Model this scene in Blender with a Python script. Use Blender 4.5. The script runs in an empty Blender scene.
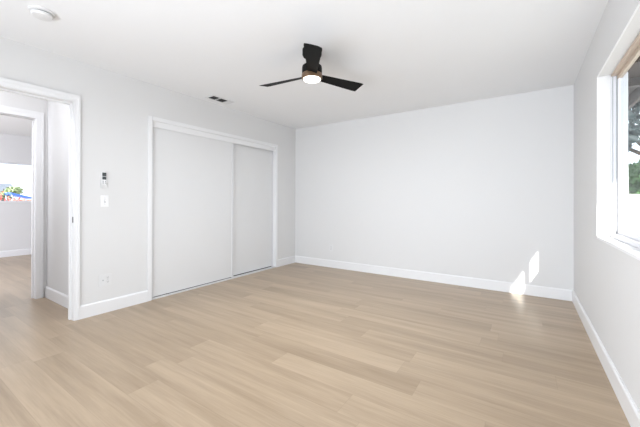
import bpy, bmesh, math, random
from mathutils import Vector, Matrix

random.seed(7)
C = bpy.context.scene.collection
PI = math.pi

# ------------------------------------------------------------------ camera
F_PX, YAW, Y0, CAM_H = 310.93, 0.5845, 200.30, 1.122
ROLL, PITCH = 0.0022, 0.0026
cam_data = bpy.data.cameras.new('camera')
cam_data.sensor_width = 36.0
cam_data.lens = 36.0 * F_PX / 640.0
cam_data.shift_y = -(213.5 - Y0) / 640.0
cam_data.clip_start = 0.02
cam_data.clip_end = 500
cam = bpy.data.objects.new('camera', cam_data)
C.objects.link(cam)
fw = Vector((-math.sin(YAW) * math.cos(PITCH), math.cos(YAW) * math.cos(PITCH), math.sin(PITCH)))
rt = Vector((math.cos(YAW), math.sin(YAW), 0))
up = rt.cross(fw)
r2 = rt * math.cos(ROLL) + up * math.sin(ROLL)
u2 = -rt * math.sin(ROLL) + up * math.cos(ROLL)
cam.matrix_world = Matrix(((r2.x, u2.x, -fw.x, 0), (r2.y, u2.y, -fw.y, 0), (r2.z, u2.z, -fw.z, CAM_H), (0, 0, 0, 1)))
bpy.context.scene.camera = cam

# ------------------------------------------------------------------ world, sun, added fill lights, exposure
sc = bpy.context.scene
sc.view_settings.view_transform = 'Standard'
sc.view_settings.look = 'None'
sc.view_settings.gamma = 1
sc.view_settings.use_curve_mapping = False
sc.view_settings.exposure = 0.10
w = bpy.data.worlds.new('sky')
sc.world = w
w.use_nodes = True
bg = w.node_tree.nodes['Background']
bg.inputs[0].default_value = (0.86, 0.92, 1.0, 1)
bg.inputs[1].default_value = 2.0

sun_dir = Vector((-0.23, 1.0, -0.405))            # the way the light travels
sd = bpy.data.lights.new('sun', 'SUN')
sd.energy = 9.0
sd.angle = math.radians(0.53)
sd.color = (1.0, 0.95, 0.87)
sun = bpy.data.objects.new('sun', sd)
sun.rotation_euler = sun_dir.to_track_quat('-Z', 'Y').to_euler()
sun.location = (2, -8, 6)
C.objects.link(sun)

def area(name, loc, target, sx, sy, watts, color=(1, 1, 1)):
    d = bpy.data.lights.new(name, 'AREA')
    d.shape = 'RECTANGLE'
    d.size, d.size_y, d.energy, d.color = sx, sy, watts, color
    o = bpy.data.objects.new(name, d)
    o.location = loc
    o.rotation_euler = (Vector(target) - Vector(loc)).to_track_quat('-Z', 'Y').to_euler()
    C.objects.link(o)
    return o

COOL = (0.85, 0.915, 1.0)
area('room_fill', (-2.6, -2.2, 1.35), (0.35, 3.2, 0.4), 1.6, 1.6, 12, COOL).data.spread = math.radians(95)  # added fill behind the camera, no real lamp of the room
area('up_fill', (-1.5, -1.6, 0.3), (-1.2, 1.5, 2.44), 3.0, 1.2, 80, COOL)  # unseen fill aimed up to brighten the ceiling
area('deep_up_fill', (-0.6, -1.6, 0.4), (-0.3, 3.6, 2.44), 2.0, 1.5, 52, COOL).data.spread = math.radians(120)  # second unseen fill, aimed at the ceiling deeper in the room
area('hall_fill', (-3.85, 0.35, 2.32), (-4.6, 0.9, 0.7), 0.5, 0.5, 12.0, (0.94, 0.95, 1.0))  # invented fill out of frame, lifts the hallway
area('far_room_fill', (-5.3, -0.9, 1.0), (-8.6, 0.6, 1.5), 1.6, 1.4, 118, (0.85, 0.89, 1.0))  # invented fill out of frame, brightens the room across the hall

# ------------------------------------------------------------------ materials
def mat(name, color, rough=0.5, metal=0.0, spec=0.5, noise=0.0, nscale=8.0, emit=None, estr=0.0, bump=0.0, bscale=200.0):
    m = bpy.data.materials.new(name)
    m.use_nodes = True
    nt = m.node_tree
    b = nt.nodes['Principled BSDF']
    b.inputs['Base Color'].default_value = (*color, 1)
    b.inputs['Roughness'].default_value = rough
    b.inputs['Metallic'].default_value = metal
    b.inputs['Specular IOR Level'].default_value = spec
    tc = nt.nodes.new('ShaderNodeTexCoord')
    if noise > 0:
        n = nt.nodes.new('ShaderNodeTexNoise')
        n.inputs['Scale'].default_value = nscale
        n.inputs['Detail'].default_value = 4
        nt.links.new(tc.outputs['Object'], n.inputs['Vector'])
        mx = nt.nodes.new('ShaderNodeMix')
        mx.data_type = 'RGBA'
        mx.inputs['A'].default_value = (*[c * (1 - noise) for c in color], 1)
        mx.inputs['B'].default_value = (*[min(1, c * (1 + noise)) for c in color], 1)
        nt.links.new(n.outputs['Fac'], mx.inputs['Factor'])
        nt.links.new(mx.outputs['Result'], b.inputs['Base Color'])
    if bump > 0:
        n2 = nt.nodes.new('ShaderNodeTexNoise')
        n2.inputs['Scale'].default_value = bscale
        nt.links.new(tc.outputs['Object'], n2.inputs['Vector'])
        bp = nt.nodes.new('ShaderNodeBump')
        bp.inputs['Strength'].default_value = bump
        bp.inputs['Distance'].default_value = 0.002
        nt.links.new(n2.outputs['Fac'], bp.inputs['Height'])
        nt.links.new(bp.outputs['Normal'], b.inputs['Normal'])
    if emit:
        b.inputs['Emission Color'].default_value = (*emit, 1)
        b.inputs['Emission Strength'].default_value = estr
    return m

M_WALL = mat('wall_paint', (0.745, 0.742, 0.738), 0.75, spec=0.25, noise=0.008, nscale=1.5, bump=0.12, bscale=90)
M_CEIL = mat('ceiling_paint', (0.858, 0.862, 0.868), 0.9, spec=0.1, noise=0.008, nscale=2, bump=0.15, bscale=70)
M_TRIM = mat('trim_paint', (0.84, 0.84, 0.845), 0.35, spec=0.4, noise=0.004)
M_DOOR = mat('closet_door_paint', (0.75, 0.75, 0.75), 0.42, spec=0.4, noise=0.006)
M_DOOR_EDGE = mat('door_edge_paint', (0.72, 0.72, 0.73), 0.4)
M_TRACK = mat('track_metal', (0.72, 0.72, 0.72), 0.4, metal=0.1)
M_GAP = mat('dark_gap', (0.03, 0.028, 0.025), 0.8)
M_PLASTIC = mat('white_plastic', (0.75, 0.75, 0.75), 0.5)
M_BRIGHT = mat('bright_white_plastic', (0.90, 0.90, 0.90), 0.35)
M_GREYPL = mat('grey_plastic', (0.45, 0.46, 0.47), 0.4)
M_SCREEN = mat('dark_display', (0.05, 0.055, 0.06), 0.25)
M_BLACK = mat('black_satin', (0.006, 0.006, 0.006), 0.55, spec=0.12, noise=0.2, nscale=30)
M_BRASS = mat('bronze_ring', (0.17, 0.105, 0.06), 0.35, metal=0.35)
M_LENS = mat('lamp_lens', (0.9, 0.88, 0.82), 0.4, emit=(1.0, 0.93, 0.80), estr=3.0)
M_VINYL = mat('window_vinyl', (0.80, 0.80, 0.83), 0.35)
M_TAN = mat('tan_window_head', (0.58, 0.48, 0.39), 0.5, noise=0.1, nscale=12)
M_VENTDARK = mat('vent_dark', (0.05, 0.05, 0.05), 0.7)
M_STRIKE = mat('strike_metal', (0.03, 0.03, 0.03), 0.4, metal=0.3)
M_EAVE = mat('eave_wood', (0.040, 0.022, 0.015), 0.7, noise=0.25, nscale=6)
M_STUCCO = mat('stucco', (0.70, 0.68, 0.64), 0.9, bump=0.5, bscale=60)
M_GROUND = mat('pale_concrete', (0.55, 0.53, 0.50), 0.9, noise=0.08, nscale=1.2)
M_SLOT = mat('slot_shadow_grey', (0.25, 0.25, 0.25), 0.6)
M_FENCE = mat('white_block_wall', (0.78, 0.77, 0.76), 0.85, noise=0.04, nscale=3)
M_BARK = mat('bark', (0.10, 0.075, 0.055), 0.9, noise=0.3, nscale=10)
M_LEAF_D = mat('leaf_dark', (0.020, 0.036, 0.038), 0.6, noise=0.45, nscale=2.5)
M_LEAF_M = mat('leaf_mid', (0.11, 0.26, 0.06), 0.6, noise=0.4, nscale=2.5)
M_LEAF_P = mat('leaf_pale', (0.36, 0.44, 0.24), 0.6, noise=0.3, nscale=2.5)
M_BLUE = mat('blue_canopy', (0.06, 0.16, 0.62), 0.6, noise=0.1, nscale=3)
M_RED = mat('red_paint', (0.62, 0.10, 0.09), 0.6, noise=0.2, nscale=2)
M_SALMON = mat('salmon_wall', (0.75, 0.42, 0.33), 0.8, noise=0.08, nscale=2)
M_ROOF = mat('grey_roof', (0.22, 0.24, 0.28), 0.8, noise=0.2, nscale=4)

def floor_material():
    m = bpy.data.materials.new('oak_plank_floor')
    m.use_nodes = True
    nt = m.node_tree
    b = nt.nodes['Principled BSDF']
    L = nt.links.new
    def math_(op, a, b_=None, c=None):
        n = nt.nodes.new('ShaderNodeMath'); n.operation = op
        for k, v in enumerate((a, b_, c)):
            if v is None: continue
            if isinstance(v, (int, float)): n.inputs[k].default_value = v
            else: L(v, n.inputs[k])
        return n.outputs[0]
    tc = nt.nodes.new('ShaderNodeTexCoord')
    sep = nt.nodes.new('ShaderNodeSeparateXYZ')
    L(tc.outputs['Object'], sep.inputs[0])
    X, Y = sep.outputs[0], sep.outputs[1]
    yy = math_('DIVIDE', math_('SUBTRACT', Y, 1.25), 0.181)
    row = math_('FLOOR', yy)
    fy = math_('FRACT', yy)
    wn = nt.nodes.new('ShaderNodeTexWhiteNoise'); wn.noise_dimensions = '1D'
    L(math_('ADD', row, 31.0), wn.inputs['W'])
    xx = math_('ADD', math_('DIVIDE', X, 1.30), wn.outputs['Value'])
    col = math_('FLOOR', xx)
    fx = math_('FRACT', xx)
    wn2 = nt.nodes.new('ShaderNodeTexWhiteNoise'); wn2.noise_dimensions = '2D'
    cb = nt.nodes.new('ShaderNodeCombineXYZ'); L(row, cb.inputs[0]); L(col, cb.inputs[1])
    L(cb.outputs[0], wn2.inputs['Vector'])
    tone = wn2.outputs['Value']
    # long soft figure along the board
    cv = nt.nodes.new('ShaderNodeCombineXYZ')
    L(math_('ADD', math_('MULTIPLY', X, 0.9), math_('MULTIPLY', tone, 40.0)), cv.inputs[0])
    L(math_('MULTIPLY', Y, 13.0), cv.inputs[1])
    L(math_('MULTIPLY', tone, 17.0), cv.inputs[2])
    n1 = nt.nodes.new('ShaderNodeTexNoise'); n1.inputs['Scale'].default_value = 1.0
    n1.inputs['Detail'].default_value = 5; n1.inputs['Roughness'].default_value = 0.55
    L(cv.outputs[0], n1.inputs['Vector'])
    # fine grain
    cv2 = nt.nodes.new('ShaderNodeCombineXYZ')
    L(math_('MULTIPLY', X, 5.0), cv2.inputs[0]); L(math_('MULTIPLY', Y, 110.0), cv2.inputs[1]); L(tone, cv2.inputs[2])
    n2 = nt.nodes.new('ShaderNodeTexNoise'); n2.inputs['Scale'].default_value = 1.0
    n2.inputs['Detail'].default_value = 3
    L(cv2.outputs[0], n2.inputs['Vector'])
    v = math_('ADD', math_('MULTIPLY', math_('SUBTRACT', n1.outputs['Fac'], 0.5), 1.02),
              math_('ADD', math_('MULTIPLY', math_('SUBTRACT', tone, 0.5), 0.28),
                    math_('MULTIPLY', math_('SUBTRACT', n2.outputs['Fac'], 0.5), 0.42)))
    v = math_('ADD', v, 0.5)
    cr = nt.nodes.new('ShaderNodeValToRGB')
    cr.color_ramp.elements[0].position = 0.0
    cr.color_ramp.elements[0].color = (0.265, 0.188, 0.115, 1)
    cr.color_ramp.elements[1].position = 1.0
    cr.color_ramp.elements[1].color = (0.560, 0.432, 0.304, 1)
    L(v, cr.inputs[0])
    # seams
    sy = math_('LESS_THAN', math_('MINIMUM', fy, math_('SUBTRACT', 1.0, fy)), 0.010)
    sx = math_('LESS_THAN', math_('MINIMUM', fx, math_('SUBTRACT', 1.0, fx)), 0.0014)
    seam = math_('MAXIMUM', sy, sx)
    mx = nt.nodes.new('ShaderNodeMix'); mx.data_type = 'RGBA'
    mx.inputs['B'].default_value = (0.24, 0.175, 0.12, 1)
    L(math_('MULTIPLY', seam, 0.22), mx.inputs['Factor'])
    L(cr.outputs[0], mx.inputs['A'])
    L(mx.outputs['Result'], b.inputs['Base Color'])
    L(math_('ADD', math_('MULTIPLY', n2.outputs['Fac'], 0.10), 0.27), b.inputs['Roughness'])
    b.inputs['Specular IOR Level'].default_value = 0.5
    bp = nt.nodes.new('ShaderNodeBump'); bp.inputs['Strength'].default_value = 0.12; bp.inputs['Distance'].default_value = 0.001
    L(math_('SUBTRACT', n2.outputs['Fac'], math_('MULTIPLY', seam, 0.5)), bp.inputs['Height'])
    L(bp.outputs['Normal'], b.inputs['Normal'])
    return m
M_FLOOR = floor_material()

def glass_material():
    m = bpy.data.materials.new('window_glass')
    m.use_nodes = True
    nt = m.node_tree
    nt.nodes.remove(nt.nodes['Principled BSDF'])
    tr = nt.nodes.new('ShaderNodeBsdfTransparent'); tr.inputs[0].default_value = (0.95, 0.975, 0.985, 1)
    gl = nt.nodes.new('ShaderNodeBsdfGlossy'); gl.inputs['Roughness'].default_value = 0.02
    lw = nt.nodes.new('ShaderNodeLayerWeight'); lw.inputs['Blend'].default_value = 0.5
    pw = nt.nodes.new('ShaderNodeMath'); pw.operation = 'POWER'; pw.inputs[1].default_value = 4.0
    nt.links.new(lw.outputs['Facing'], pw.inputs[0])
    fr = nt.nodes.new('ShaderNodeMath'); fr.operation = 'MULTIPLY_ADD'; fr.inputs[1].default_value = 0.14; fr.inputs[2].default_value = 0.03
    nt.links.new(pw.outputs[0], fr.inputs[0])
    mx = nt.nodes.new('ShaderNodeMixShader')
    nt.links.new(fr.outputs[0], mx.inputs[0]); nt.links.new(tr.outputs[0], mx.inputs[1]); nt.links.new(gl.outputs[0], mx.inputs[2])
    nt.links.new(mx.outputs[0], nt.nodes['Material Output'].inputs[0])
    return m
M_GLASS = glass_material()

# ------------------------------------------------------------------ mesh helpers
def box(bm, x0, x1, y0, y1, z0, z1, bev=0.0):
    t = bmesh.new()
    r = bmesh.ops.create_cube(t, size=1)
    for v in t.verts:
        v.co = Vector(((x0 + x1) / 2 + v.co.x * (x1 - x0), (y0 + y1) / 2 + v.co.y * (y1 - y0), (z0 + z1) / 2 + v.co.z * (z1 - z0)))
    if bev:
        bmesh.ops.bevel(t, geom=list(t.edges), offset=bev, segments=2, affect='EDGES')
    me = bpy.data.meshes.new('tmp'); t.to_mesh(me); t.free(); bm.from_mesh(me); bpy.data.meshes.remove(me)

def extrude_profile(bm, pts, a, b, axis):
    """pts: 2-D outline; swept from a to b along axis ('x': pts are (y,z); 'y': (x,z); 'z': (x,y))."""
    def P(p, t):
        return {'x': (t, p[0], p[1]), 'y': (p[0], t, p[1]), 'z': (p[0], p[1], t)}[axis]
    va = [bm.verts.new(P(p, a)) for p in pts]; vb = [bm.verts.new(P(p, b)) for p in pts]
    n = len(pts)
    for i in range(n):
        bm.faces.new((va[i], va[(i + 1) % n], vb[(i + 1) % n], vb[i]))
    bm.faces.new(va[::-1]); bm.faces.new(vb)

def lathe(bm, prof, cx=0, cy=0, seg=48):
    rings = []
    for r, z in prof:
        if r < 1e-6: rings.append([bm.verts.new((cx, cy, z))])
        else: rings.append([bm.verts.new((cx + r * math.cos(2 * PI * k / seg), cy + r * math.sin(2 * PI * k / seg), z)) for k in range(seg)])
    for A, B in zip(rings, rings[1:]):
        for k in range(seg):
            k2 = (k + 1) % seg
            if len(A) == 1 and len(B) == 1: continue
            if len(A) == 1: bm.faces.new((A[0], B[k], B[k2]))
            elif len(B) == 1: bm.faces.new((A[k], B[0], A[k2]))
            else: bm.faces.new((A[k], B[k], B[k2], A[k2]))

def obj(name, bm, m, parent=None, smooth=False):
    bmesh.ops.recalc_face_normals(bm, faces=bm.faces)
    me = bpy.data.meshes.new(name); bm.to_mesh(me); bm.free()
    me.materials.append(m)
    if smooth:
        for p in me.polygons: p.use_smooth = True
        me.set_sharp_from_angle(angle=math.radians(38))
    o = bpy.data.objects.new(name, me); C.objects.link(o)
    if parent: o.parent = parent
    return o

def nb(): return bmesh.new()

def struct(name, bm, m, label=None, cat=None):
    o = obj(name, bm, m); o['kind'] = 'structure'
    if label: o['label'] = label
    if cat: o['category'] = cat
    return o

def root(name, loc, label, cat, group=None, kind=None, rot=(0, 0, 0)):
    o = bpy.data.objects.new(name, None); C.objects.link(o)
    o.location = loc; o.rotation_euler = rot
    o.empty_display_size = 0.1
    if label: o['label'] = label
    if cat: o['category'] = cat
    if group: o['group'] = group
    if kind: o['kind'] = kind
    return o

def wall_y(bm, x0, x1, y0, y1, z0, z1, holes):
    """wall slab running along Y with rectangular holes (ya, yb, za, zb)."""
    holes = sorted(holes); y = y0
    for ya, yb, za, zb in holes:
        if ya > y: box(bm, x0, x1, y, ya, z0, z1)
        if za > z0: box(bm, x0, x1, ya, yb, z0, za)
        if zb < z1: box(bm, x0, x1, ya, yb, zb, z1)
        y = yb
    if y < y1: box(bm, x0, x1, y, y1, z0, z1)

# ------------------------------------------------------------------ the room shell
XL, XR, YB, YF, H = -3.521, 0.451, 4.503, -2.50, 2.44
T = 0.12
DOOR = (0.33, 1.152, 2.040)          # bedroom doorway: y0, y1, top
CLO = (1.878, 3.966, 2.028)          # closet opening
WIN = (1.15, 3.11, 0.845, 2.062)     # window_1: y0, y1, z0, z1
XH = -4.66                           # hallway far wall face
HY = 1.265                           # hallway end wall face
FD = (0.33, 1.165, 2.055)             # far room doorway
XF = -8.60                           # far wall of the far room
FW = (0.95, 2.75, 1.085, 1.885)      # its window

bm = nb(); box(bm, XF - 0.2, XR + 0.25, -3.0, YB + 0.2, -0.12, 0.0); struct('floor', bm, M_FLOOR, 'pale oak plank floor running through the room and hallway', 'floor')
bm = nb(); box(bm, XF - 0.2, XR + 0.25, -3.0, YB + 0.2, H, H + 0.16); struct('ceiling', bm, M_CEIL, 'flat white ceiling above the empty bedroom', 'ceiling')
bm = nb(); wall_y(bm, XL - T, XL, YF, YB + T, 0, H, [(DOOR[0] - .02, DOOR[1] + .02, 0, DOOR[2] + .02), (CLO[0] - .012, CLO[1] + .012, 0, CLO[2] + .012)])
struct('wall_left', bm, M_WALL, 'white wall holding the doorway and the sliding closet', 'wall')
bm = nb(); box(bm, XL, XR, YB, YB + T, 0, H); struct('wall_back', bm, M_WALL, 'plain white end wall with two small patches of sunlight', 'wall')
bm = nb(); wall_y(bm, XR, XR + 0.15, YF - T, YB + T, 0, H, [WIN]); struct('wall_right', bm, M_WALL, 'white wall with the big sunlit window', 'wall')
bm = nb(); box(bm, XL, XR, YF - T, YF, 0, H); struct('wall_front', bm, M_WALL)
# closet interior
bm = nb(); box(bm, XL - 0.80, XL - 0.74, CLO[0] - 0.2, CLO[1] + 0.2, 0, H)
box(bm, XL - 0.74, XL - T, CLO[0] - 0.2, CLO[0] - 0.14, 0, H); box(bm, XL - 0.74, XL - T, CLO[1] + 0.14, CLO[1] + 0.2, 0, H)
struct('wall_closet', bm, M_WALL)
# hallway and the room across it
bm = nb(); box(bm, XH, XL - T, HY, HY + T, 0, H); struct('wall_hallway', bm, M_WALL, 'short grey white wall closing the hallway just past the doorway', 'wall')
bm = nb(); wall_y(bm, XH - T, XH, -3.0, HY + T, 0, H, [(FD[0] - .02, FD[1] + .02, 0, FD[2] + .02)]); struct('wall_hallway_far', bm, M_WALL, 'hallway wall around the second doorway', 'wall')
bm = nb(); box(bm, XF - T, XL - T, -3.1, -3.0, 0, H); box(bm, XL - T, XL, -3.1, YF, 0, H); struct('wall_hallway_near', bm, M_WALL)
bm = nb(); wall_y(bm, XF - T, XF, -3.0, 4.5, 0, H, [FW]); struct('wall_far_room', bm, M_WALL, 'blue grey wall with a window in the room across the hall', 'wall')
bm = nb(); box(bm, XF, XH - T, 4.4, 4.5, 0, H); box(bm, XH - T, XH, HY + T, 4.5, 0, H); struct('wall_far_room_side', bm, M_WALL)

# baseboards
BH, BT = 0.125, 0.014
def bb_prof(face, s):      # s = +1 if the board grows towards +axis
    return [(face, 0.0), (face + s * BT, 0.0), (face + s * BT, BH - 0.012), (face + s * BT * 0.45, BH), (face, BH)]
bm = nb()
for a, b_ in ((YF, DOOR[0] - 0.07), (DOOR[1] + 0.047, CLO[0] - 0.046), (CLO[1] + 0.042, YB)):
    extrude_profile(bm, bb_prof(XL, 1), a, b_, 'y')
struct('baseboard_left', bm, M_TRIM, 'white baseboard on both sides of the closet', 'baseboard')
bm = nb(); extrude_profile(bm, [(YB - (p[0]), p[1]) for p in bb_prof(0, 1)], XL, XR, 'x'); struct('baseboard_back', bm, M_TRIM, 'white baseboard along the end wall', 'baseboard')
bm = nb(); extrude_profile(bm, bb_prof(XR, -1), YF, YB, 'y'); struct('baseboard_right', bm, M_TRIM, 'white baseboard under the window wall', 'baseboard')
bm = nb(); extrude_profile(bm, [(HY - p[0], p[1]) for p in bb_prof(0, 1)], XH, XL - T, 'x'); struct('baseboard_hallway', bm, M_TRIM, 'white baseboard at the end of the hallway', 'baseboard')
bm = nb(); extrude_profile(bm, bb_prof(XF, 1), -3.0, 4.4, 'y'); struct('baseboard_far_room', bm, M_TRIM, 'white baseboard below the far window', 'baseboard')

# door casings with jambs (stepped profile)
def casing(name, xface, s, y0, y1, top, wd, T_, label, wtop=None):
    """xface: wall face; s: +1 casing grows towards +x. Jamb lines the opening of thickness T_."""
    wtop = wtop or wd
    r = root(name, (0, 0, 0), label, 'door frame', kind='structure')
    r.location = (xface, (y0 + y1) / 2, 0)
    inv = Matrix.Translation((-xface, -(y0 + y1) / 2, 0))
    bm = nb()
    for face, ss in ((xface, s), (xface - s * T_, -s)):
        def bx(ya, yb, za, zb):
            box(bm, min(face, face + ss * 0.012), max(face, face + ss * 0.012), ya, yb, za, zb)
        def bx2(ya, yb, za, zb):
            box(bm, min(face, face + ss * 0.017), max(face, face + ss * 0.017), ya, yb, za, zb, 0.002)
        e = 0.004
        bx(y0 - wd, y0 - e, 0, top + e); bx(y1 + e, y1 + wd, 0, top + e); bx(y0 - wd, y1 + wd, top + e, top + wtop)
        bx2(y0 - wd, y0 - wd * .55, 0, top + wtop * .55); bx2(y1 + wd * .55, y1 + wd, 0, top + wtop * .55); bx2(y0 - wd, y1 + wd, top + wtop * .55, top + wtop)
    bm.transform(inv)
    obj('casing', bm, M_TRIM, r)
    bm = nb()
    a, b_ = sorted((xface, xface - s * T_))
    box(bm, a, b_, y0 - .02, y0, 0, top + .02); box(bm, a, b_, y1, y1 + .02, 0, top + .02); box(bm, a, b_, y0, y1, top, top + .02)
    m_ = (a + b_) / 2 - s * 0.012                   # door stop
    box(bm, m_ - .017, m_ + .017, y0, y0 + .011, 0, top); box(bm, m_ - .017, m_ + .017, y1 - .011, y1, 0, top); box(bm, m_ - .017, m_ + .017, y0 + .011, y1 - .011, top - .011, top)
    bm.transform(inv)
    j = obj('jamb', bm, M_TRIM, r)
    return r, j
trim1, jamb1 = casing('trim_1', XL, 1, DOOR[0], DOOR[1], DOOR[2], 0.047, T, 'white casing around the open doorway to the hallway', 0.070)
bm = nb(); box(bm, 0.0 - 0.022, 0.0 - 0.006, 0, 0.003, 0, 0.055, 0.001)
bm.transform(Matrix.Translation((0, (DOOR[1] - DOOR[0]) / 2 - 0.003, 0.915)))
o = obj('strike_plate', bm, M_STRIKE, jamb1); o['label'] = 'dark metal strike plate'
trim2, jamb2 = casing('trim_2', XH, 1, FD[0], FD[1], FD[2], 0.070, T, 'white casing around the second doorway across the hallway', 0.08)

# closet casing (slim) with valance, jamb returns and floor track
r = root('trim_3', (XL, 2.92, 0), 'slim white casing framing the sliding closet doors', 'closet frame', kind='structure')
inv = Matrix.Translation((-XL, -2.92, 0))
bm = nb(); e = 0.036
box(bm, XL, XL + .014, CLO[0] - e - .010, CLO[0], 0, CLO[2] + .046, .003); box(bm, XL, XL + .014, CLO[1], CLO[1] + e + .006, 0, CLO[2] + .046, .003)
box(bm, XL, XL + .014, CLO[0], CLO[1], CLO[2], CLO[2] + .046, .003)
bm.transform(inv); obj('casing', bm, M_TRIM, r)
bm = nb()
box(bm, XL - T, XL, CLO[0] - .012, CLO[0], 0, CLO[2]); box(bm, XL - T, XL, CLO[1], CLO[1] + .012, 0, CLO[2]); box(bm, XL - T, XL, CLO[0], CLO[1], CLO[2], CLO[2] + .012)
bm.transform(inv); obj('jamb', bm, M_TRIM, r)
bm = nb(); box(bm, XL - .018, XL - .010, CLO[0], CLO[1], 1.962, CLO[2]); box(bm, XL - .110, XL - .018, CLO[0], CLO[1], 1.995, CLO[2])
bm.transform(inv); obj('valance', bm, M_TRIM, r)
bm = nb(); box(bm, XL - .105, XL - .004, CLO[0], CLO[1], 0, .004)
box(bm, XL - .016, XL - .001, CLO[0], CLO[1], 0, .019)
for xx in (-.055, -.098): box(bm, XL + xx - .004, XL + xx, CLO[0], CLO[1], .004, .014)
bm.transform(inv); obj('floor_track', bm, M_TRACK, r)['label'] = 'low metal floor track'

def closet_door(name, x, y0, y1, label):
    """x = front face."""
    r = root(name, (x, (y0 + y1) / 2, 0.020), label, 'closet door', kind='structure')
    wy = (y1 - y0) / 2
    bm = nb(); box(bm, -.028, -.002, -wy + .002, wy - .002, 0.004, 1.966, .001); obj('panel', bm, M_DOOR, r)
    bm = nb()
    for s in (-1, 1):
        a, b_ = sorted((s * wy, s * (wy - .034))); box(bm, -.030, 0.002, a, b_, 0, 1.970, .0015)
    obj('frame', bm, M_DOOR_EDGE, r)
    bm = nb(); box(bm, -.024, -.006, -wy + .02, wy - .02, -.018, .004); obj('bottom_gap_shade', bm, M_GAP, r)  # dark block stands in for the shade in the gap under the door
    return r
closet_door('door_1', XL - .022, CLO[0] + .004, 3.078, 'wide white flat sliding closet door panel, the one in front')
closet_door('door_2', XL - .062, 2.765, CLO[1] - .004, 'white flat sliding closet door panel partly behind the wider one')

# ------------------------------------------------------------------ window_1 (white slider in the right wall)
XW = XR + 0.075                     # inner face of the vinyl frame
y0, y1, z0, z1 = WIN
r = root('window_1', (XR + .15, (y0 + y1) / 2, z0), 'white sliding window in a deep reveal, bright with sun', 'window', kind='structure')
inv = Matrix.Translation((-(XR + .15), -(y0 + y1) / 2, -z0))
def wp(name, boxes, m, bev=0.002, parent=None):
    bm = nb()
    for b_ in boxes: box(bm, *b_, bev)
    bm.transform(inv); return obj(name, bm, m, parent or r)
# drywall corner trim around the opening
wp('trim', [(XR - .003, XR + .004, y1 - .003, y1 + .003, z0, z1), (XR - .003, XR + .004, y0 - .003, y0 + .003, z0, z1), (XR - .003, XR + .004, y0, y1, z1 - .003, z1 + .003)], M_TRIM, 0)
wp('sill', [(XR - .005, XW + .004, y0 - .0, y1 + .0, z0 - .001, z0 + .016)], M_TRIM)
fwid = 0.018
wp('frame', [(XW, XR + .165, y1 - fwid, y1, z0 + .016, z1), (XW + .014, XW + .022, y1 - fwid - .008, y1 - fwid, z0 + .045, z1 - fwid), (XW, XR + .15, y0, y0 + fwid, z0 + .016, z1), (XW, XR + .15, y0 + fwid, y1 - fwid, z0 + .016, z0 + .045),
             (XW + .056, XW + .060, y1 - fwid - .012, y1 - fwid, z0 + .045, z1 - fwid), (XR + .146, XR + .152, y0 + fwid, y1 - fwid, z0 + .045, z0 + .062)], M_VINYL)
wp('head', [(XW, XR + .15, y0, y1, z1 - fwid, z1 + .0)], M_TAN)['label'] = 'tan window head'
ym = 2.03
def sash(x0, x1, ya, yb):
    a = 0.030
    za, zb = z0 + .045, z1 - fwid
    s = wp('sash', [(x0, x1, ya, ya + a, za, zb), (x0, x1, yb - a, yb, za, zb), (x0, x1, ya + a, yb - a, za, za + a)], M_VINYL)
    wp('top_rail', [(x0 - .0005, x1 + .0005, ya, yb, zb - a, zb)], M_TAN, 0.001, s)
    xc = (x0 + x1) / 2
    wp('pane', [(xc - .002, xc + .002, ya + a, yb - a, za + a, zb - a)], M_GLASS, 0, s)
sash(XW + .032, XW + .054, ym - .022, y1 - fwid)
sash(XW + .058, XW + .080, y0 + fwid, ym + .022)
g = []
for yy, s_ in ((y1 - fwid, -1), (y0 + fwid, 1)):
    for xx in (.004, .0255):
        a_, b_ = sorted((yy, yy + s_ * .004)); g.append((XW + xx, XW + xx + .0055, a_, b_, z0 + .045, z1 - fwid))
wp('shadow_strip', g, M_GREYPL, 0)['label'] = 'grey strips standing in for shadow lines on the frame'  # shadow lines at the sash joints, put in as grey strips
# roof eave outside the window
bm = nb()
box(bm, XR + .15, XR + .70, -3.5, 8.5, 2.53, 2.56)
for k in range(14):
    yy = -3.2 + k * .81
    box(bm, XR + .15, XR + .69, yy, yy + .09, 2.44, 2.53)
box(bm, XR + .69, XR + .73, -3.5, 8.5, 2.385, 2.56)
struct('roof_eave', bm, M_EAVE, 'brown timber roof eave outside the window', 'roof')

# ------------------------------------------------------------------ window_2 (in the far room)
y0, y1, z0, z1 = FW
r = root('window_2', (XF - T, (y0 + y1) / 2, z0), 'wide bright window in the room across the hall', 'window', kind='structure')
inv = Matrix.Translation((-(XF - T), -(y0 + y1) / 2, -z0))
a = 0.03
wp('frame', [(XF - T, XF - .06, y0, y0 + a, z0, z1), (XF - T, XF - .06, y1 - a, y1, z0, z1), (XF - T, XF - .06, y0 + a, y1 - a, z0, z0 + a), (XF - T, XF - .06, y0 + a, y1 - a, z1 - a, z1)], M_VINYL)
wp('sill', [(XF - .06, XF + .015, y0 - .0, y1 + .0, z0 - .001, z0 + .014)], M_TRIM)
wp('pane', [(XF - .092, XF - .088, y0 + a, y1 - a, z0 + a, z1 - a)], M_GLASS, 0)

# ------------------------------------------------------------------ ground, outdoors
bm = nb(); box(bm, -90, XF - T, -60, 90, -.35, -.2); box(bm, XR + .15, 60, -60, 90, -.35, -.2); box(bm, XF - T, XR + .15, YB + .2, 90, -.35, -.2); box(bm, XF - T, XR + .15, -60, -3.1, -.35, -.2)
struct('ground', bm, M_GROUND)
bm = nb(); box(bm, 0.9, 14.0, 9.0, 9.2, -.2, 1.22, .01); box(bm, 0.85, 14.05, 8.96, 9.24, 1.22, 1.28, .01)
struct('wall_garden', bm, M_FENCE, 'sunlit white garden wall outside the window', 'garden wall')

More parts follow.
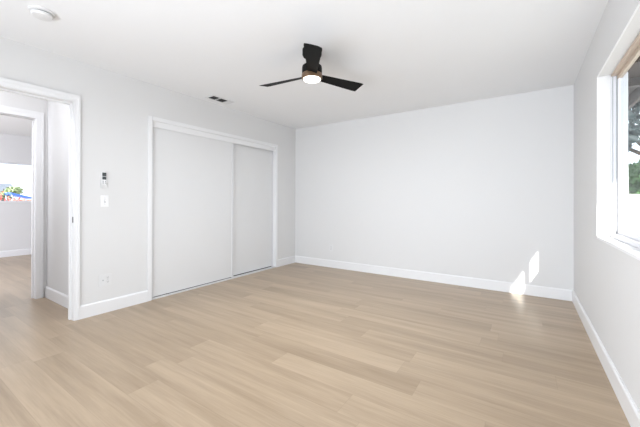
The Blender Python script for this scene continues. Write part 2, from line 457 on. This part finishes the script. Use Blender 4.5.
def tree(name, loc, h, crown_r, crown_z, squash, leafm, label, n=1500, leaf=.16, group=None):
    r = root(name, loc, label, 'tree', group)
    bm = nb()
    lathe(bm, [(0, -.02), (.16, -.02), (.11, h * .3), (.08, crown_z), (.03, h * .9), (0, h * .9)], seg=10)
    for k in range(5):
        a = k * 1.3; d = Vector((math.cos(a), math.sin(a), .7)).normalized(); s = Vector((0, 0, crown_z * (.75 + .05 * k)))
        q = d.to_track_quat('Z', 'Y').to_matrix().to_4x4(); t = nb(); lathe(t, [(0, 0), (.05, 0), (.02, crown_r * .8), (0, crown_r * .8)], seg=7)
        t.transform(Matrix.Translation(s) @ q); me = bpy.data.meshes.new('t'); t.to_mesh(me); t.free(); bm.from_mesh(me); bpy.data.meshes.remove(me)
    obj('trunk', bm, M_BARK, r, True)
    bm = nb(); rnd = random.Random(int(loc[0] * 10 + loc[1] * 7))
    cl = [(Vector((rnd.gauss(0, .42), rnd.gauss(0, .42), rnd.gauss(0, .42))) * crown_r, crown_r * rnd.uniform(.25, .5)) for _ in range(14)]
    for _ in range(n):
        c, cr = cl[rnd.randrange(14)]
        d = Vector((rnd.gauss(0, 1), rnd.gauss(0, 1), rnd.gauss(0, 1))).normalized() * cr * rnd.uniform(.6, 1)
        p = c + d; p.z *= squash; p.z += crown_z + crown_r * squash * .8
        u = Vector((rnd.gauss(0, 1), rnd.gauss(0, 1), rnd.gauss(0, 1))).normalized(); v = u.orthogonal().normalized()
        s = leaf * rnd.uniform(.6, 1.2)
        vs = [bm.verts.new(p + u * s * .5), bm.verts.new(p + v * s * .28), bm.verts.new(p - u * s * .5), bm.verts.new(p - v * s * .28 + u.cross(v) * s * .1)]
        bm.faces.new(vs)
    me = bpy.data.meshes.new('foliage'); bm.to_mesh(me); bm.free(); me.materials.append(leafm)
    o = bpy.data.objects.new('foliage', me); C.objects.link(o); o.parent = r
    return r
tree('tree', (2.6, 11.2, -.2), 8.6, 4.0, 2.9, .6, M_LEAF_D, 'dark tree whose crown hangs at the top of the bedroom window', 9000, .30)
tree('tree', (3.5, 15.5, -.2), 3.8, 1.45, 1.15, .75, M_LEAF_M, 'round green tree seen above the sunlit garden wall', 5000, .22)
tree('tree', (5.4, 19.5, -.2), 4.4, 2.4, .9, .62, M_LEAF_P, 'pale green tree behind the round green tree', 2200, .22)

# seen through the far room window
tree('tree', (-38, 7.4, -.2), 2.6, 1.5, .8, .5, M_LEAF_P, 'pale green tree above the blue awning outside the far window', 1600, .3)
tree('flowering_shrub', (-20, 3.9, -.2), 1.6, .95, .34, .8, M_RED, 'red flowering shrub outside the far window', 500, .14)['category'] = 'shrub'
tree('shrub', (-22, 4.05, -.2), 1.6, .9, .42, .8, M_LEAF_D, 'dark green shrub behind the red flowering one', 500, .14)['category'] = 'shrub'
r = root('awning', (-30, 6.6, -.2), 'blue sloping awning seen through the far window', 'awning')
bm = nb(); extrude_profile(bm, [(-.55, 1.86), (.62, 1.52), (.62, 1.44), (-.55, 1.72)], -.8, .8, 'x'); obj('roof', bm, M_BLUE, r)
for sx in (-.7, .7):
    for sy, hh in ((-.5, 1.72), (.55, 1.47)):
        bm = nb(); box(bm, sx - .03, sx + .03, sy - .03, sy + .03, 0, hh); obj('post', bm, M_VINYL, r)
r = root('house', (-46, 8.2, -.2), 'low grey roofed house behind the pale green tree', 'house')
bm = nb(); box(bm, -2.5, 2.5, -2, 1, 0, 2.0); obj('wall', bm, M_STUCCO, r)
bm = nb(); extrude_profile(bm, [(-2.8, 2.0), (2.8, 2.0), (0, 3.1)], -2.3, 1.3, 'y'); obj('roof', bm, M_ROOF, r)
for s in (-1.2, .3):
    bm = nb(); box(bm, 2.48, 2.53, s - .4, s + .4, .8, 1.7, .01); obj('window', bm, M_SCREEN, r)
r = root('brick_wall', (-33.5, 7.0, -.2), 'low salmon wall under the blue awning outside the far window', 'wall')
bm = nb(); box(bm, -.1, .1, -1.8, 1.8, 0, 1.40, .01); obj('wall_body', bm, M_SALMON, r)
for k in range(5):
    bm = nb(); box(bm, -.14, .14, -1.8 + k * .8, -1.6 + k * .8, 0, 1.52 + .05 * (k % 2), .01); obj('pillar', bm, M_SALMON, r)

# ------------------------------------------------------------------ ceiling fan
FX, FY = -1.552, 2.215
ZB = 2.212
r = root('ceiling_fan', (FX, FY, H), 'black three-blade ceiling fan with a glowing round light', 'ceiling fan')
bm = nb(); lathe(bm, [(0, 0), (.084, 0), (.084, -.045), (.078, -.058), (.050, -.066), (.050, -.13), (0, -.13)]); obj('canopy', bm, M_BLACK, r, True)
bm = nb(); lathe(bm, [(0, -.125), (.060, -.128), (.084, -.147), (.087, -.165), (.087, -.208), (.083, -.212), (0, -.212)]); obj('motor_housing', bm, M_BLACK, r, True)
bm = nb(); lathe(bm, [(0, -.213), (.087, -.213), (.090, -.217), (.090, -.252), (.084, -.257), (.076, -.256), (0, -.254)]); obj('trim_ring', bm, M_BRASS, r, True)['label'] = 'bronze trim ring'
bm = nb(); lathe(bm, [(.076, -.2565), (.074, -.264), (.058, -.271), (.03, -.275), (0, -.276)]); obj('lamp_lens', bm, M_LENS, r, True)
def blade(ang):
    bm = nb()
    R0, R1 = .085, .528
    nu, nv = 16, 8
    top, bot = [], []
    for i in range(nu + 1):
        u = i / nu; x = R0 + (R1 - R0) * u
        half = .040 + .028 * u
        k = 1.0
        if u > .93: k = 1 - .07 * ((u - .93) / .07) ** 2
        tw = math.radians(15.5 - 2 * u)
        ra, rb = [], []
        for j in range(nv + 1):
            v = j / nv * 2 - 1
            y = v * half * k
            z = -y * math.tan(tw) + .003 * (1 - v * v)
            th = .0035 * (1 - .7 * abs(v) ** 3)
            ra.append(bm.verts.new((x, y, z + th))); rb.append(bm.verts.new((x, y, z - th)))
        top.append(ra); bot.append(rb)
    for i in range(nu):
        for j in range(nv):
            bm.faces.new((top[i][j], top[i + 1][j], top[i + 1][j + 1], top[i][j + 1]))
            bm.faces.new((bot[i][j], bot[i][j + 1], bot[i + 1][j + 1], bot[i + 1][j]))
        for j in (0, nv):
            bm.faces.new((top[i][j], bot[i][j], bot[i + 1][j], top[i + 1][j]))
    for i in (0, nu):
        for j in range(nv):
            bm.faces.new((top[i][j], top[i][j + 1], bot[i][j + 1], bot[i][j]))
    bm.transform(Matrix.Translation((0, 0, ZB - H)) @ Matrix.Rotation(ang, 4, 'Z'))
    obj('blade', bm, M_BLACK, r, True)
A0 = math.atan2(1.785 - FY, -1.243 - FX)
for k in range(3): blade(A0 + k * 2 * PI / 3)
ld = bpy.data.lights.new('fan_lamp', 'AREA'); ld.shape = 'DISK'; ld.size = .15; ld.energy = 24.0; ld.color = (.93, .96, 1.0)
lo = bpy.data.objects.new('fan_lamp', ld); lo.location = (0, 0, -.280); lo.parent = r; C.objects.link(lo)

# ------------------------------------------------------------------ smoke detector
r = root('smoke_detector', (-2.815, .735, H), 'round white smoke detector on the ceiling above the doorway', 'smoke detector')
bm = nb(); lathe(bm, [(0, 0), (.072, 0), (.072, -.010), (.066, -.013), (0, -.013)]); obj('base', bm, M_PLASTIC, r, True)
bm = nb(); lathe(bm, [(0, -.012), (.050, -.012), (.050, -.021), (0, -.021)]); obj('sensor_gap', bm, M_GAP, r, True)
bm = nb(); lathe(bm, [(0, -.020), (.060, -.020), (.061, -.030), (.054, -.038), (.028, -.042), (0, -.042)]); obj('cover', bm, M_PLASTIC, r, True)
bm = nb(); lathe(bm, [(0, -.041), (.010, -.042), (.009, -.045), (0, -.0455)], .02, .0, 20); obj('test_button', bm, M_PLASTIC, r, True)

# ------------------------------------------------------------------ ceiling air vent
r = root('air_vent', (-3.315, 2.65, H), 'small rectangular ceiling air vent with dark slots above the closet', 'air vent')
bm = nb(); hx, hy = .084, .170
box(bm, -hx, hx, -hy, -hy + .025, -.008, 0, .001); box(bm, -hx, hx, hy - .085, hy, -.008, 0, .001); box(bm, -hx, -hx + .022, -hy + .025, hy - .085, -.008, 0, .001); box(bm, hx - .022, hx, -hy + .025, hy - .085, -.008, 0, .001)
box(bm, -hx + .022, hx - .022, -.042, -.030, -.008, 0, .001)
obj('frame', bm, M_PLASTIC, r)
bm = nb(); box(bm, -hx + .022, hx - .022, -hy + .025, hy - .085, -.0015, -.0005); obj('duct_opening', bm, M_VENTDARK, r)
bm = nb()
for k in range(5):
    x = -.050 + k * .024
    extrude_profile(bm, [(x, -.002), (x + .012, -.007), (x + .013, -.006), (x + .001, -.0015)], -hy + .025, hy - .085, 'y')
obj('louvers', bm, M_VENTDARK, r)

# ------------------------------------------------------------------ things on the left wall
r = root('remote_control', (XL, 1.398, 1.325), 'white fan remote with a dark screen in its wall holder above the light switch', 'remote control')
bm = nb(); box(bm, 0, .006, -.026, .026, -.075, .055, .002); box(bm, .006, .020, -.026, -.0235, -.075, -.030, .001); box(bm, .006, .020, .0235, .026, -.075, -.030, .001); box(bm, .017, .020, -.0235, .0235, -.075, -.040, .001); box(bm, .006, .017, -.0235, .0235, -.075, -.072)
obj('holder', bm, M_PLASTIC, r)
bm = nb(); box(bm, .0065, .0165, -.021, .021, -.071, .082, .003); b_ = obj('body', bm, M_BRIGHT, r)
bm = nb(); box(bm, .0165, .0178, -.0180, .0180, .040, .077, .0004); box(bm, .0165, .0178, -.0180, .0180, .006, .037, .0004); obj('display', bm, M_SCREEN, b_)['label'] = 'dark display'
for zz, yy in ((-.010, -.010), (-.010, .010), (-.028, -.010), (-.028, .010)):
    bm = nb(); box(bm, .0165, .0182, yy - .006, yy + .006, zz - .006, zz + .006, .0006); obj('button', bm, M_SCREEN if zz > 0 else M_GREYPL, b_)

r = root('light_switch', (XL, 1.408, 1.118), 'bright white single toggle light switch below the fan remote', 'light switch')
bm = nb(); box(bm, 0, .006, -.036, .036, -.058, .058, .0025); obj('cover_plate', bm, M_BRIGHT, r)
bm = nb(); box(bm, .006, .0072, -.007, .007, -.015, .015, .0004); obj('slot_shade', bm, M_GREYPL, r)  # slot coloured grey for the shadow around the toggle
bm = nb(); extrude_profile(bm, [(.0072, -.007), (.0072, .009), (.017, .013), (.018, .006)], -.0045, .0045, 'y'); obj('toggle', bm, M_BRIGHT, r)
for zz in (-.030, .030):
    bm = nb(); box(bm, .006, .0070, -.003, .003, zz - .003, zz + .003, .0005); obj('screw', bm, M_GREYPL, r)

def outlet(loc, rz, label, wide=0.0, m=None):
    m = m or M_PLASTIC
    r = root('power_outlet', loc, label, 'power outlet', rot=(0, 0, rz))
    bm = nb(); box(bm, 0, .006, -.036 - wide, .036, -.058, .058, .0025); obj('cover_plate', bm, m, r)
    if wide:
        bm = nb(); box(bm, .006, .0085, -wide - .0165, -wide + .0165, -.034, .034, .001); obj('jack_insert', bm, M_PLASTIC, r)
        bm = nb(); lathe(bm, [(0, 0), (.005, 0), (.005, .009), (.002, .009), (0, .009)], seg=16)
        bm.transform(Matrix.Translation((.0085, -wide, 0)) @ Matrix.Rotation(PI / 2, 4, 'Y')); obj('cable_jack', bm, M_GREYPL, r, True)
    for zz in (-.021, .021):
        bm = nb(); box(bm, .006, .0085, -.0165, .0165, zz - .0145, zz + .0145, .0012); s = obj('socket', bm, M_PLASTIC, r)
        bm = nb()
        for q in (-.0065, .0065): box(bm, .0083, .0089, q - .0014, q + .0014, zz - .002, zz + .008)
        box(bm, .0083, .0089, -.0025, .0025, zz - .010, zz - .005); obj('slots', bm, M_SLOT, s)
    bm = nb(); box(bm, .006, .0072, -.003, .003, -.003, .003, .0005); obj('screw', bm, M_GREYPL, r)
    return r
outlet((XL, 1.437, .328), 0, 'wide white power outlet low on the wall between doorway and closet', 0.044)
outlet((-2.75, YB, .330), -PI / 2, 'white power outlet low on the end wall near the corner')
